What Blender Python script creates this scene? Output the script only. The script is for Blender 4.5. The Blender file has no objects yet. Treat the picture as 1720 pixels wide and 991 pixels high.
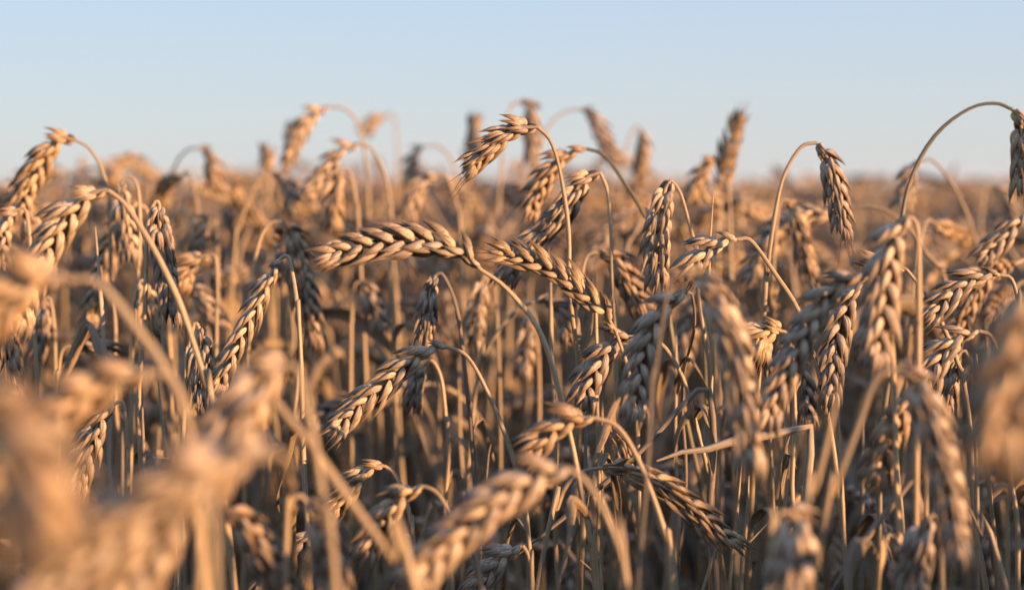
import bpy, math, random, re
import numpy as np
from mathutils import Vector, Matrix

random.seed(7)
rng = np.random.default_rng(7)
C = bpy.context.scene.collection
SC = bpy.context.scene
R = math.radians

# ------------------------------------------------------------------ camera, sky, sun, exposure
F_PX = 2867.0                      # focal length in pixels of the 1720 wide photograph
CAM_Z = 0.80
PITCH = math.atan((495.5 - 325.0) / F_PX)
ROLL = R(-0.9)
FOCUS = 0.60
cam_d = bpy.data.cameras.new('camera')
cam = bpy.data.objects.new('camera', cam_d)
C.objects.link(cam)
cam.location = (0, 0, CAM_Z)
cam.rotation_euler = (Matrix.Rotation(R(90) - PITCH, 4, 'X') @ Matrix.Rotation(ROLL, 4, 'Z')).to_euler()
cam_d.sensor_width = 36.0
cam_d.lens = 36.0 * F_PX / 1720.0
cam_d.clip_start = 0.01
cam_d.clip_end = 6000.0
cam_d.dof.use_dof = True
cam_d.dof.focus_distance = FOCUS
APERTURE = 0.0088
cam_d.dof.aperture_fstop = cam_d.lens / 1000.0 / APERTURE
cam_d.dof.aperture_blades = 9
SC.camera = cam

SUN_EL, SUN_DIR = R(5.0), Vector((0.83, -0.56, 0.0)).normalized()
world = bpy.data.worlds.new('World')
SC.world = world
world.use_nodes = True
wn, wl = world.node_tree.nodes, world.node_tree.links
wn.clear()
wo = wn.new('ShaderNodeOutputWorld')
bg = wn.new('ShaderNodeBackground')
sky = wn.new('ShaderNodeTexSky')
sky.sky_type = 'NISHITA'
sky.sun_disc = False
sky.sun_elevation = SUN_EL
sky.sun_rotation = math.atan2(SUN_DIR.x, SUN_DIR.y)
sky.altitude = 200
sky.air_density = 1.0
sky.dust_density = 0.6
sky.ozone_density = 2.5
bg.inputs['Strength'].default_value = 0.15
geo = wn.new('ShaderNodeTexCoord')
sepd = wn.new('ShaderNodeSeparateXYZ')
wl.new(geo.outputs['Generated'], sepd.inputs[0])
blue = wn.new('ShaderNodeValToRGB')            # clear evening air: pale at the horizon, bluer with height
el = blue.color_ramp.elements
el[0].position, el[0].color = 0.0, (0.388, 0.402, 0.42, 1)
el[1].position, el[1].color = 1.0, (0.24, 0.37, 0.66, 1)
for p_, c_ in ((0.045, (0.37, 0.406, 0.447)), (0.115, (0.325, 0.395, 0.50)), (0.35, (0.30, 0.41, 0.62))):
    e_ = el.new(p_)
    e_.color = (*c_, 1)
wl.new(sepd.outputs[2], blue.inputs[0])
amp_ = wn.new('ShaderNodeVectorMath')
amp_.operation = 'SCALE'
amp_.inputs['Scale'].default_value = 0.71 / 0.15
wl.new(blue.outputs[0], amp_.inputs[0])
mixs = wn.new('ShaderNodeMix')
mixs.data_type = 'RGBA'
mixs.inputs[0].default_value = 0.88
wl.new(sky.outputs[0], mixs.inputs[6])
wl.new(amp_.outputs[0], mixs.inputs[7])
wl.new(mixs.outputs[2], bg.inputs[0])
wl.new(bg.outputs[0], wo.inputs[0])

sun_d = bpy.data.lights.new('sun', 'SUN')
sun_d.energy = 5.0
sun_d.angle = R(0.53)
sun_d.color = (1.0, 0.565, 0.285)
sun = bpy.data.objects.new('sun', sun_d)
C.objects.link(sun)
sv = SUN_DIR * math.cos(SUN_EL) + Vector((0, 0, math.sin(SUN_EL)))
sun.rotation_euler = sv.to_track_quat('Z', 'Y').to_euler()

SC.view_settings.view_transform = 'Standard'
SC.view_settings.look = 'None'
SC.view_settings.exposure = 1.26
SC.view_settings.gamma = 1.0
SC.render.engine = 'CYCLES'
SC.cycles.max_bounces = 6
SC.cycles.diffuse_bounces = 3
SC.cycles.use_denoising = True
SC.cycles.caustics_reflective = False
SC.cycles.caustics_refractive = False

CAM_R = np.array((Matrix.Rotation(R(90) - PITCH, 3, 'X') @ Matrix.Rotation(ROLL, 3, 'Z')))
CAM_P = np.array((0.0, 0.0, CAM_Z))


def P(x, y, d):
    """photo pixel and distance along the view axis -> a point of the field"""
    return CAM_P + CAM_R @ np.array(((x - 860.0) / F_PX * d, -(y - 495.5) / F_PX * d, -d))


def px(p):
    q = CAM_R.T @ (np.asarray(p) - CAM_P)
    d = max(-q[2], 1e-4)
    return 860.0 + q[0] / d * F_PX, 495.5 - q[1] / d * F_PX, d


# ------------------------------------------------------------------ materials
def new_mat(name):
    m = bpy.data.materials.new(name)
    m.use_nodes = True
    nt = m.node_tree
    nt.nodes.clear()
    return m, nt.nodes, nt.links


def node(n, t, **kw):
    o = n.new(t)
    for k, v in kw.items():
        setattr(o, k, v)
    return o


def ramp(n, stops):
    r = n.new('ShaderNodeValToRGB')
    e = r.color_ramp.elements
    while len(e) > 1:
        e.remove(e[-1])
    e[0].position, e[0].color = stops[0][0], (*stops[0][1], 1)
    for p, c in stops[1:]:
        x = e.new(p)
        x.color = (*c, 1)
    return r


def mathn(n, l, op, a, b=None):
    m = n.new('ShaderNodeMath')
    m.operation = op
    for i, v in enumerate((a, b)):
        if v is None:
            continue
        if isinstance(v, (int, float)):
            m.inputs[i].default_value = v
        else:
            l.new(v, m.inputs[i])
    return m.outputs[0]


def mixc(n, l, fac, a, b, mode='MIX'):
    m = n.new('ShaderNodeMix')
    m.data_type = 'RGBA'
    m.blend_type = mode
    for s, v in ((m.inputs[0], fac), (m.inputs[6], a), (m.inputs[7], b)):
        if isinstance(v, (int, float)):
            s.default_value = v
        elif isinstance(v, tuple):
            s.default_value = (*v, 1)
        else:
            l.new(v, s)
    return m.outputs[2]


def straw_material(name, stops, vein_u, vein_v, speck, rough=0.5, transl=0.15, bump=0.25, edge=0.0):
    """dry straw: colour along the piece, veins along its length, specks of mildew, each piece a little different"""
    m, n, l = new_mat(name)
    at = node(n, 'ShaderNodeAttribute', attribute_name='surf')
    sep = n.new('ShaderNodeSeparateColor')
    l.new(at.outputs['Color'], sep.inputs[0])
    v, rnd, u = sep.outputs[0], sep.outputs[1], sep.outputs[2]
    oi = n.new('ShaderNodeObjectInfo')
    rr = mathn(n, l, 'FRACT', mathn(n, l, 'ADD', rnd, oi.outputs['Random']))
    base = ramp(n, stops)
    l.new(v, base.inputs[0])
    comb = n.new('ShaderNodeCombineXYZ')
    l.new(mathn(n, l, 'MULTIPLY', u, vein_u), comb.inputs[0])
    l.new(mathn(n, l, 'MULTIPLY', v, vein_v), comb.inputs[1])
    l.new(mathn(n, l, 'MULTIPLY', rr, 37.0), comb.inputs[2])
    veins = node(n, 'ShaderNodeTexNoise')
    veins.inputs['Scale'].default_value = 1.0
    veins.inputs['Detail'].default_value = 3.0
    l.new(comb.outputs[0], veins.inputs['Vector'])
    vr = ramp(n, [(0.32, (0.40, 0.37, 0.35)), (0.46, (0.84, 0.82, 0.80)), (0.58, (1.0, 1.0, 1.0)), (0.72, (1.18, 1.16, 1.12))])
    l.new(veins.outputs[0], vr.inputs[0])
    c = mixc(n, l, 0.8, base.outputs[0], vr.outputs[0], 'MULTIPLY')
    tint = ramp(n, [(0.0, (0.70, 0.68, 0.66)), (0.25, (1.05, 1.0, 0.93)), (0.5, (0.86, 0.87, 0.90)), (0.75, (1.16, 1.09, 0.98)), (1.0, (0.80, 0.74, 0.66))])
    l.new(rr, tint.inputs[0])
    c = mixc(n, l, 0.85, c, tint.outputs[0], 'MULTIPLY')
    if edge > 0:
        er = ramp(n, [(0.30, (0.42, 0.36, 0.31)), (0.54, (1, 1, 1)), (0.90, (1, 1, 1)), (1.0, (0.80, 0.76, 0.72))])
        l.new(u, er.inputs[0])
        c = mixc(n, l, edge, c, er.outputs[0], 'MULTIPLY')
    tc = n.new('ShaderNodeTexCoord')
    sp = node(n, 'ShaderNodeTexNoise')
    sp.inputs['Scale'].default_value = 900.0
    sp.inputs['Detail'].default_value = 2.0
    l.new(tc.outputs['Object'], sp.inputs['Vector'])
    sr = ramp(n, [(0.56, (0, 0, 0)), (0.70, (1, 1, 1))])
    l.new(sp.outputs[0], sr.inputs[0])
    c = mixc(n, l, mathn(n, l, 'MULTIPLY', sr.outputs[0], speck), c, (0.13, 0.095, 0.07))
    bs = n.new('ShaderNodeBsdfPrincipled')
    l.new(c, bs.inputs['Base Color'])
    bs.inputs['Roughness'].default_value = rough
    bs.inputs['Specular IOR Level'].default_value = 0.35
    bp = n.new('ShaderNodeBump')
    bp.inputs['Strength'].default_value = bump
    bp.inputs['Distance'].default_value = 0.0004
    l.new(veins.outputs[0], bp.inputs['Height'])
    l.new(bp.outputs[0], bs.inputs['Normal'])
    tr = n.new('ShaderNodeBsdfTranslucent')
    l.new(c, tr.inputs['Color'])
    mx = n.new('ShaderNodeMixShader')
    mx.inputs[0].default_value = transl
    l.new(bs.outputs[0], mx.inputs[1])
    l.new(tr.outputs[0], mx.inputs[2])
    out = n.new('ShaderNodeOutputMaterial')
    l.new(mx.outputs[0], out.inputs[0])
    return m


def husk_material(name, k, tip=1.0):
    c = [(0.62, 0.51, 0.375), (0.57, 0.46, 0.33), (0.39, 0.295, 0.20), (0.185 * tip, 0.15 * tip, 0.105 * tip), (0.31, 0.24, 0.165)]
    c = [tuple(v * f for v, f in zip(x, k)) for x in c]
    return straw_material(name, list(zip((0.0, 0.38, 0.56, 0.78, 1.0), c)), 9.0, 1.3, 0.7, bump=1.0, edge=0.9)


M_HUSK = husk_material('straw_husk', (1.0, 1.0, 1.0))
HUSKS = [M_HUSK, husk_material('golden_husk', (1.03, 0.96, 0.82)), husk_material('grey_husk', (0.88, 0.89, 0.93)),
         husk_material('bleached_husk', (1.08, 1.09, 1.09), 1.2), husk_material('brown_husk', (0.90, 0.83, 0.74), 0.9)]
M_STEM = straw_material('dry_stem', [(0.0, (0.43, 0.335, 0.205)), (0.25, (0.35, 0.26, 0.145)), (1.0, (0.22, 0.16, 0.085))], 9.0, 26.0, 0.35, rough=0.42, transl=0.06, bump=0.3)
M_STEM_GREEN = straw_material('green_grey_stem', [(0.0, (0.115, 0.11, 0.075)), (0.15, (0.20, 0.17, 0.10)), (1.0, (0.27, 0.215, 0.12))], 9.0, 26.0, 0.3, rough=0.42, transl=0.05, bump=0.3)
M_STEM_GREY = straw_material('weathered_stem', [(0.0, (0.25, 0.205, 0.155)), (1.0, (0.21, 0.165, 0.115))], 9.0, 26.0, 0.55, rough=0.6, transl=0.05, bump=0.5)  # grey straws, and dim ones whose shade is put into this colour
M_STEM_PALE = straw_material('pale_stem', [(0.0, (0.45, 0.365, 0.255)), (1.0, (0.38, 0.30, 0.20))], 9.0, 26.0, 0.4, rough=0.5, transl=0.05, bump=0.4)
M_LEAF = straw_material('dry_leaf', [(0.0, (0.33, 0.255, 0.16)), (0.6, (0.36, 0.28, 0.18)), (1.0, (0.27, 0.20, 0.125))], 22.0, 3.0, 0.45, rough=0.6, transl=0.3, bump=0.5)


def soil_material():
    m, n, l = new_mat('soil')
    tc = n.new('ShaderNodeTexCoord')
    a = node(n, 'ShaderNodeTexNoise')
    a.inputs['Scale'].default_value = 18.0
    a.inputs['Detail'].default_value = 8.0
    l.new(tc.outputs['Object'], a.inputs['Vector'])
    r = ramp(n, [(0.3, (0.045, 0.032, 0.022)), (0.55, (0.09, 0.065, 0.042)), (0.75, (0.18, 0.13, 0.075))])
    l.new(a.outputs[0], r.inputs[0])
    b = n.new('ShaderNodeBsdfPrincipled')
    b.inputs['Roughness'].default_value = 0.95
    l.new(r.outputs[0], b.inputs['Base Color'])
    bp = n.new('ShaderNodeBump')
    bp.inputs['Distance'].default_value = 0.02
    l.new(a.outputs[0], bp.inputs['Height'])
    l.new(bp.outputs[0], b.inputs['Normal'])
    o = n.new('ShaderNodeOutputMaterial')
    l.new(b.outputs[0], o.inputs[0])
    return m


def canopy_material():
    m, n, l = new_mat('far_wheat')
    tc = n.new('ShaderNodeTexCoord')
    a = node(n, 'ShaderNodeTexNoise')
    a.inputs['Scale'].default_value = 6.0
    a.inputs['Detail'].default_value = 6.0
    l.new(tc.outputs['Object'], a.inputs['Vector'])
    r = ramp(n, [(0.3, (0.24, 0.165, 0.095)), (0.6, (0.40, 0.28, 0.16)), (0.8, (0.47, 0.34, 0.2))])
    l.new(a.outputs[0], r.inputs[0])
    b = n.new('ShaderNodeBsdfPrincipled')
    b.inputs['Roughness'].default_value = 0.9
    l.new(r.outputs[0], b.inputs['Base Color'])
    o = n.new('ShaderNodeOutputMaterial')
    l.new(b.outputs[0], o.inputs[0])
    return m


# ------------------------------------------------------------------ mesh helpers
def make_mesh(name, verts, quads, tris, surf, mats, mat_idx=None, smooth=True):
    me = bpy.data.meshes.new(name)
    verts = np.asarray(verts, np.float32)
    quads = np.asarray(quads, np.int32).reshape(-1, 4)
    tris = np.asarray(tris, np.int32).reshape(-1, 3)
    me.vertices.add(len(verts))
    me.vertices.foreach_set('co', verts.ravel())
    nq, nt = len(quads), len(tris)
    me.loops.add(nq * 4 + nt * 3)
    me.loops.foreach_set('vertex_index', np.concatenate([quads.ravel(), tris.ravel()]))
    me.polygons.add(nq + nt)
    me.polygons.foreach_set('loop_start', np.concatenate([np.arange(nq) * 4, nq * 4 + np.arange(nt) * 3]).astype(np.int32))
    if smooth:
        me.polygons.foreach_set('use_smooth', np.ones(nq + nt, bool))
    for m in mats:
        me.materials.append(m)
    if mat_idx is not None:
        me.polygons.foreach_set('material_index', np.asarray(mat_idx, np.int32))
    a = me.attributes.new('surf', 'FLOAT_COLOR', 'POINT')
    sf = np.ones((len(verts), 4), np.float32)
    sf[:, :3] = surf
    a.data.foreach_set('color', sf.ravel())
    me.update(calc_edges=True)
    return me


def link(name, me, parent=None):
    o = bpy.data.objects.new(name, me)
    C.objects.link(o)
    o.parent = parent
    return o


def unit(v):
    return v / np.maximum(np.linalg.norm(v, axis=-1, keepdims=True), 1e-9)


def spline(pts, n, dense=1.0):
    """Catmull-Rom through pts, n points evenly spaced along it"""
    p = np.asarray(pts, float)
    if len(p) == 2:
        p = np.array([p[0], (p[0] + p[1]) / 2, p[1]])
    q = np.vstack([2 * p[0] - p[1], p, 2 * p[-1] - p[-2]])
    out = []
    for i in range(1, len(q) - 2):
        t = np.linspace(0, 1, 28, endpoint=False)[:, None]
        a, b, c, d = q[i - 1], q[i], q[i + 1], q[i + 2]
        out.append(0.5 * (2 * b + (c - a) * t + (2 * a - 5 * b + 4 * c - d) * t ** 2 + (3 * b - a - 3 * c + d) * t ** 3))
    o = np.vstack(out + [p[-1:]])
    s = np.concatenate([[0], np.cumsum(np.linalg.norm(np.diff(o, axis=0), axis=1))])
    tt = np.linspace(0, 1, n) ** dense * s[-1]
    return np.stack([np.interp(tt, s, o[:, k]) for k in range(3)], 1)


def tube(path, rad, seg, rnd, vscale=1.0, wob=0.0):
    """verts, quads, surf of a tapered tube along a path"""
    n = len(path)
    dP = np.diff(path, axis=0)
    T = unit(np.vstack([dP[:1], unit(dP[1:]) + unit(dP[:-1]), dP[-1:]]))
    ref = np.array((0.37, 0.93, 0.11))
    N = np.empty_like(T)
    a = unit(np.cross(T[0], ref))
    for i in range(n):
        a = unit(a - T[i] * (a @ T[i]))
        N[i] = a
    B = np.cross(T, N)
    ang = np.linspace(0, 2 * math.pi, seg, endpoint=False)
    rad = np.broadcast_to(np.asarray(rad, float), (n,))
    ca, sa = np.cos(ang), np.sin(ang)
    V = path[:, None, :] + (N[:, None, :] * ca[None, :, None] + B[:, None, :] * sa[None, :, None]) * rad[:, None, None]
    i, j = np.meshgrid(np.arange(n - 1), np.arange(seg), indexing='ij')
    j2 = (j + 1) % seg
    Q = np.stack([i * seg + j, i * seg + j2, (i + 1) * seg + j2, (i + 1) * seg + j], -1).reshape(-1, 4)
    s = np.concatenate([[0], np.cumsum(np.linalg.norm(np.diff(path, axis=0), axis=1))])
    S = np.empty((n, seg, 3))
    S[..., 0] = np.clip(s / vscale, 0, 1)[:, None]
    S[..., 1] = rnd
    S[..., 2] = (np.abs(np.arange(seg) / seg - 0.5) * 2)[None, :]
    return V.reshape(-1, 3), Q, S.reshape(-1, 3)


class Bag:
    """collects pieces and joins them into one mesh"""
    def __init__(self):
        self.v, self.q, self.s, self.k = [], [], [], 0

    def add(self, v, q, s):
        self.v.append(v); self.q.append(q + self.k); self.s.append(s)
        self.k += len(v)

    def mesh(self, name, mats):
        return make_mesh(name, np.vstack(self.v), np.vstack(self.q), [], np.vstack(self.s), mats)


# ------------------------------------------------------------------ spikelets (z along the ear, x away from the rachis, y across)
PROF_T = np.array([0.0, 0.06, 0.16, 0.30, 0.45, 0.60, 0.74, 0.84, 0.91, 0.96, 1.0])
PROF_W = np.array([0.36, 0.68, 0.93, 1.00, 0.88, 0.66, 0.42, 0.23, 0.10, 0.055, 0.02])


def husk(length, wx, wy, rings, seg, bow, keel=0.30, flare=0.06):
    t = np.interp(np.linspace(0, 1, rings), np.linspace(0, 1, len(PROF_T)), PROF_T)
    w = np.interp(t, PROF_T, PROF_W)
    ang = np.linspace(0, 2 * math.pi, seg, endpoint=False)
    cx = np.cos(ang)
    rx = np.where(cx > 0, 1.0, 0.55) * (1 + keel * np.maximum(cx, 0) ** 6)
    X = (bow * length * np.sin(math.pi * t * 0.9) + flare * length * np.maximum(t - 0.7, 0) ** 1.5)[:, None] + w[:, None] * wx * (cx * rx)[None, :]
    Y = w[:, None] * wy * np.sin(ang)[None, :]
    Z = np.repeat((t * length)[:, None], seg, 1)
    V = np.stack([X, Y, Z], -1).reshape(-1, 3)
    i, j = np.meshgrid(np.arange(rings - 1), np.arange(seg), indexing='ij')
    j2 = (j + 1) % seg
    Q = np.stack([i * seg + j, i * seg + j2, (i + 1) * seg + j2, (i + 1) * seg + j], -1).reshape(-1, 4)
    S = np.zeros((rings, seg, 3))
    S[..., 0] = t[:, None]
    S[..., 2] = (np.abs(np.arange(seg) / seg - 0.5) * 2)[None, :]
    return V, Q, S.reshape(-1, 3)


def rot(axis, a):
    return np.array(Matrix.Rotation(a, 3, axis))


def spikelet(r, rings, seg, awn=0.0, n_husk=5):
    mm = 0.001
    b = Bag()
    op = r.choice((0.7, 0.85, 1.0, 1.15, 1.5))
    spec = []                       # x, y, z, length, wx, wy, tilt across, tilt out, turn about z
    for s in (-1, 1):
        spec.append((0.9, 1.75 * s, 0.0, r.uniform(8.0, 9.8), 1.9, r.uniform(1.2, 1.5), 13 * s * op, 2 + r.uniform(-2, 2), 42 * s, 0.0))
    for s in (-1, 1):
        spec.append((1.3, 1.25 * s, 1.8, r.uniform(10.4, 12.6), 1.8, 1.2, 11 * s * op, 5 + r.uniform(-2, 5), 26 * s, 0.02))
    if n_husk > 4:
        spec.append((1.2, 0.3 * r.uniform(-1, 1), 2.8, r.uniform(8.8, 10.8), 1.6, 1.25, r.uniform(-6, 6), 8, 0, 0.05))
        if r.random() < 0.6:
            spec.append((2.0, 0.6 * r.choice((-1, 1)), 3.2, r.uniform(8.0, 9.4), 1.4, 1.0, r.uniform(-14, 14), 12, 0, 0.05))
    for x, y, z, L, wx, wy, ta, to, tz, lift in spec:
        v, q, s = husk(L * mm, wx * mm, wy * mm, rings, seg, 0.10)
        M = rot('X', -R(ta + r.uniform(-5, 5))) @ rot('Y', R(to + r.uniform(-3, 5))) @ rot('Z', R(tz))
        v = v @ M.T + np.array((x, y, z)) * mm
        if z > 1:
            s[:, 0] = 0.2 + 0.8 * s[:, 0]
        s[:, 1] = r.uniform(0, 1)
        b.add(v, q, s)
        if awn > 0 and r.random() < 0.7:
            tip = M @ np.array((0.0, 0, L * mm)) + np.array((x, y, z)) * mm
            d = unit(M @ np.array((r.uniform(-0.15, 0.15), r.uniform(-0.15, 0.15), 1.0)))
            ln = awn * r.uniform(0.5, 1.1)
            p = tip[None, :] + d[None, :] * np.linspace(-0.001, ln, 5)[:, None] + np.array((1, 0, 0))[None, :] * (np.linspace(0, 1, 5)[:, None] ** 2) * ln * r.uniform(-0.15, 0.15)
            v, q, s = tube(p, np.linspace(0.00022, 0.00006, 5), 4, r.uniform(0, 1))
            s[:, 0] = 0.7
            b.add(v, q, s)
    return b


HI = [spikelet(random.Random(100 + i), 13, 12) for i in range(8)]
HI_TIP = [spikelet(random.Random(200 + i), 13, 12, awn=a) for i, a in enumerate((0.004, 0.006, 0.011, 0.016))]
HI_MESH = [b.mesh('spikelet', [M_HUSK]) for b in HI]
TIP_MESH = [b.mesh('spikelet', [M_HUSK]) for b in HI_TIP]
MID = [spikelet(random.Random(300 + i), 6, 7, n_husk=4 + i % 2) for i in range(8)]
MID_TIP = [spikelet(random.Random(400 + i), 6, 7, awn=0.006) for i in range(3)]
for bag_list in (MID, MID_TIP):
    for b in bag_list:
        b.V, b.Q, b.S = np.vstack(b.v), np.vstack(b.q), np.vstack(b.s)


def ear_frames(path, xdir, r, fat=1.0, pitch=0.0039, open_=1.0):
    """(matrix 3x3 columns, origin, is_tip) of every spikelet along an ear whose rows lie on +-xdir"""
    L = np.linalg.norm(np.diff(path, axis=0), axis=1).sum()
    n = max(6, int(round(L / pitch)))
    us = (np.arange(n) + 0.3) / (n + 1.9)
    s = np.linspace(0, 1, len(path))
    T_all = unit(np.gradient(path, axis=0))
    out = []
    side = r.choice((-1, 1))
    for k, u in enumerate(us):
        p = np.array([np.interp(u, s, path[:, c]) for c in range(3)])
        T = unit(np.array([np.interp(u, s, T_all[:, c]) for c in range(3)]))
        X = unit(xdir - T * (xdir @ T)) * side
        al = R(r.uniform(11, 17) * open_)
        Z = T * math.cos(al) + X * math.sin(al)
        Xo = X * math.cos(al) - T * math.sin(al)
        tw = R(r.uniform(-12, 12))
        Y = np.cross(Z, Xo)
        Xo, Y = Xo * math.cos(tw) + Y * math.sin(tw), Y * math.cos(tw) - Xo * math.sin(tw)
        g = (0.52 + 0.48 * min(1, u / 0.16)) * (1.0 - 0.30 * max(0, (u - 0.6) / 0.4)) * fat * r.uniform(0.92, 1.10)
        out.append((np.stack([Xo * 0.78 * fat, Y * 0.83 * fat, Z * (0.5 + 0.5 * fat)], 1) * (g / fat), p - X * 0.0009, u > 0.86))
        side = -side
    T = T_all[-1]
    X = unit(np.cross(T, xdir))
    out.append((np.stack([X, np.cross(T, X), T], 1) * 0.80 * fat, path[-1] - T * 0.0078 * fat, True))
    return out


# ------------------------------------------------------------------ leaves
def leaf_mesh(path, width, r, curl=0.5):
    n, m = len(path), 7
    T = unit(np.gradient(path, axis=0))
    a0 = r.uniform(0, 6.28)
    ref = np.array((math.cos(a0), math.sin(a0), 0.2))
    V = np.empty((n, m, 3)); S = np.empty((n, m, 3))
    for i in range(n):
        u = i / (n - 1)
        tw = curl * math.sin(u * 4 + a0)
        A = unit(np.cross(T[i], ref)); B = np.cross(T[i], A)
        A, B = A * math.cos(tw) + B * math.sin(tw), B * math.cos(tw) - A * math.sin(tw)
        w = width * min(1, 0.35 + u * 5) * (1 - max(0, (u - 0.45) / 0.55) ** 1.6 * 0.97)
        for j in range(m):
            f = (j / (m - 1) - 0.5) * 2
            V[i, j] = path[i] + A * f * w * 0.5 + B * (abs(f) ** 1.5 * 0.28 * w + 0.06 * w * math.sin(u * 23 + j * 1.7 + a0))
            S[i, j] = (u, r.random() * 0 + a0 / 6.28, j / (m - 1))
    V, S = V.reshape(-1, 3), S.reshape(-1, 3)
    i, j = np.meshgrid(np.arange(n - 1), np.arange(m - 1), indexing='ij')
    Q = np.stack([i * m + j, i * m + j + 1, (i + 1) * m + j + 1, (i + 1) * m + j], -1).reshape(-1, 4)
    N = len(V)                      # a thin blade: an upper and a lower skin joined at the rim
    nrm = np.zeros_like(V)
    fn = np.cross(V[Q[:, 1]] - V[Q[:, 0]], V[Q[:, 3]] - V[Q[:, 0]])
    for c in range(4):
        np.add.at(nrm, Q[:, c], fn)
    V2 = V - unit(nrm) * 0.00018
    rim = [(k * m, (k + 1) * m) for k in range(n - 1)] + [((k + 1) * m + m - 1, k * m + m - 1) for k in range(n - 1)]
    RQ = np.array([(a, b, b + N, a + N) for a, b in rim])
    return make_mesh('leaf', np.vstack([V, V2]), np.vstack([Q, Q[:, ::-1] + N, RQ]), [], np.vstack([S, S]), [M_LEAF])


# ------------------------------------------------------------------ one stalk of wheat
GROUP = 'wheat stalks of the field'
STALKS = []


def stalk_root(base, label, cat='wheat stalk', name='wheat_stalk', group=GROUP):
    o = bpy.data.objects.new(name, None)
    C.objects.link(o)
    o.empty_display_size = 0.02
    o.location = base
    o['label'], o['category'], o['group'] = label, cat, group
    return o


def to_ground(p, q, r):
    """carry a stem that leaves q towards p on down to the soil"""
    d = p - q
    h = d[:2] / max(abs(d[2]), 0.3 * np.linalg.norm(d), 1e-4)
    k = np.linalg.norm(h)
    if k > 0.35:
        h = h * 0.35 / k
    z = p[2]
    mid = np.array((*(p[:2] + h * z * 0.28), z * 0.6))
    low = np.array((*(p[:2] + h * z * 0.40), z * 0.2))
    base = np.array((*(p[:2] + h * z * 0.44), -0.01))
    return [mid, low, base]


def build_stalk(label, ear_path, stem_path, xdir, r, detail, fat=1.0, open_=1.0, awn=1, thick=1.0, leaf=None, tip_r=0.00082, top_taper=False, cat='wheat stalk', name='wheat_stalk', group=GROUP, stem_mat=None, husk_mat=None):
    """ear_path: base to tip, stem_path: from the ear's base down to the soil (world points)"""
    mh = r.choice(HUSKS) if husk_mat is None and detail > 1 else HUSKS[r.choice((0, 1, 1, 3, 3))] if husk_mat is None else HUSKS[husk_mat]
    thick *= 0.80
    base = stem_path[-1].copy()
    base[2] = 0.0
    root = stalk_root(base, label, cat, name, group)
    sp = stem_path - base
    n = len(sp)
    s = np.concatenate([[0], np.cumsum(np.linalg.norm(np.diff(sp, axis=0), axis=1))])
    rad = np.interp(s, [0, 0.03, 0.12, 0.5, 1.0], [tip_r, 0.00102, 0.00118, 0.0015, 0.0018]) * thick
    if top_taper:
        rad[:4] *= np.array([0.25, 0.6, 0.85, 1.0])
    ph, wl, am = r.uniform(0, 6.28), r.uniform(0.05, 0.11), r.uniform(0.0004, 0.0014)
    bend = np.sin(s / wl * 6.28 + ph) * am * np.clip((s - 0.015) / 0.05, 0, 1)
    ang = r.uniform(0, 3.14)
    sp = sp + bend[:, None] * np.array((math.cos(ang), math.sin(ang), 0.0))
    rad = rad * (1 + 0.07 * np.sin(s / 0.013 + ph) + 0.05 * np.sin(s / 0.0047 + 2 * ph))
    sheath = r.uniform(0.10, 0.2)                               # below this the leaf sheath wraps the straw
    rad = rad * np.where(s > sheath, 1.16, 1.0)
    for nd in (r.uniform(0.2, 0.34), r.uniform(0.45, 0.6)):      # the straw's knots
        rad = rad * (1 + 0.45 * np.exp(-((s - nd) / 0.004) ** 2))
    v, q, sf = tube(sp, rad, 10 if detail > 1 else 7, r.random(), vscale=0.8)
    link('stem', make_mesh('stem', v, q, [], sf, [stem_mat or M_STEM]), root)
    if ear_path is not None:
        ep = ear_path - base
        rr = np.linspace(0.0009, 0.0005, len(ep)) * thick
        fr = ear_frames(ep, xdir, r, fat, open_=open_)
        v, q, sf = tube(ep, rr, 6, r.random())
        if detail > 1:
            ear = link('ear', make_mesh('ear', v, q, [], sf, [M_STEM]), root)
            for M, p, tip in fr:
                me = TIP_MESH[min(3, max(0, r.choice((-1, 0, 1)) + awn))] if tip and awn > 0 else r.choice(HI_MESH)
                o = link('spikelet', me, ear)
                m4 = Matrix([[*M[i], p[i]] for i in range(3)] + [[0, 0, 0, 1]])
                o.matrix_local = m4
                o.material_slots[0].link = 'OBJECT'
                o.material_slots[0].material = mh
        else:
            b = Bag()
            b.add(v, q, sf)
            for M, p, tip in fr:
                t = r.choice(MID_TIP if tip else MID)
                sfx = t.S.copy()
                sfx[:, 1] = (sfx[:, 1] + r.random()) % 1.0
                b.add(t.V @ M.T + p, t.Q, sfx)
            link('ear', b.mesh('ear', [mh]), root)
    if leaf:
        for lp, w, curl in leaf:
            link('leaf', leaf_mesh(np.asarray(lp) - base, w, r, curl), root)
    STALKS.append(root)
    return root


def pix_path(pts, d, slope=0.0):
    """pixel points (x, y[, extra distance]) -> world points; slope: metres further away from first to last"""
    o = []
    for i, p in enumerate(pts):
        e = p[2] if len(p) > 2 else 0.0
        o.append(P(p[0], p[1], d + e + slope * i / max(1, len(pts) - 1)))
    return np.array(o)


LAND = []        # landmarks for describing the stalks behind: short phrase, pixel position


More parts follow.
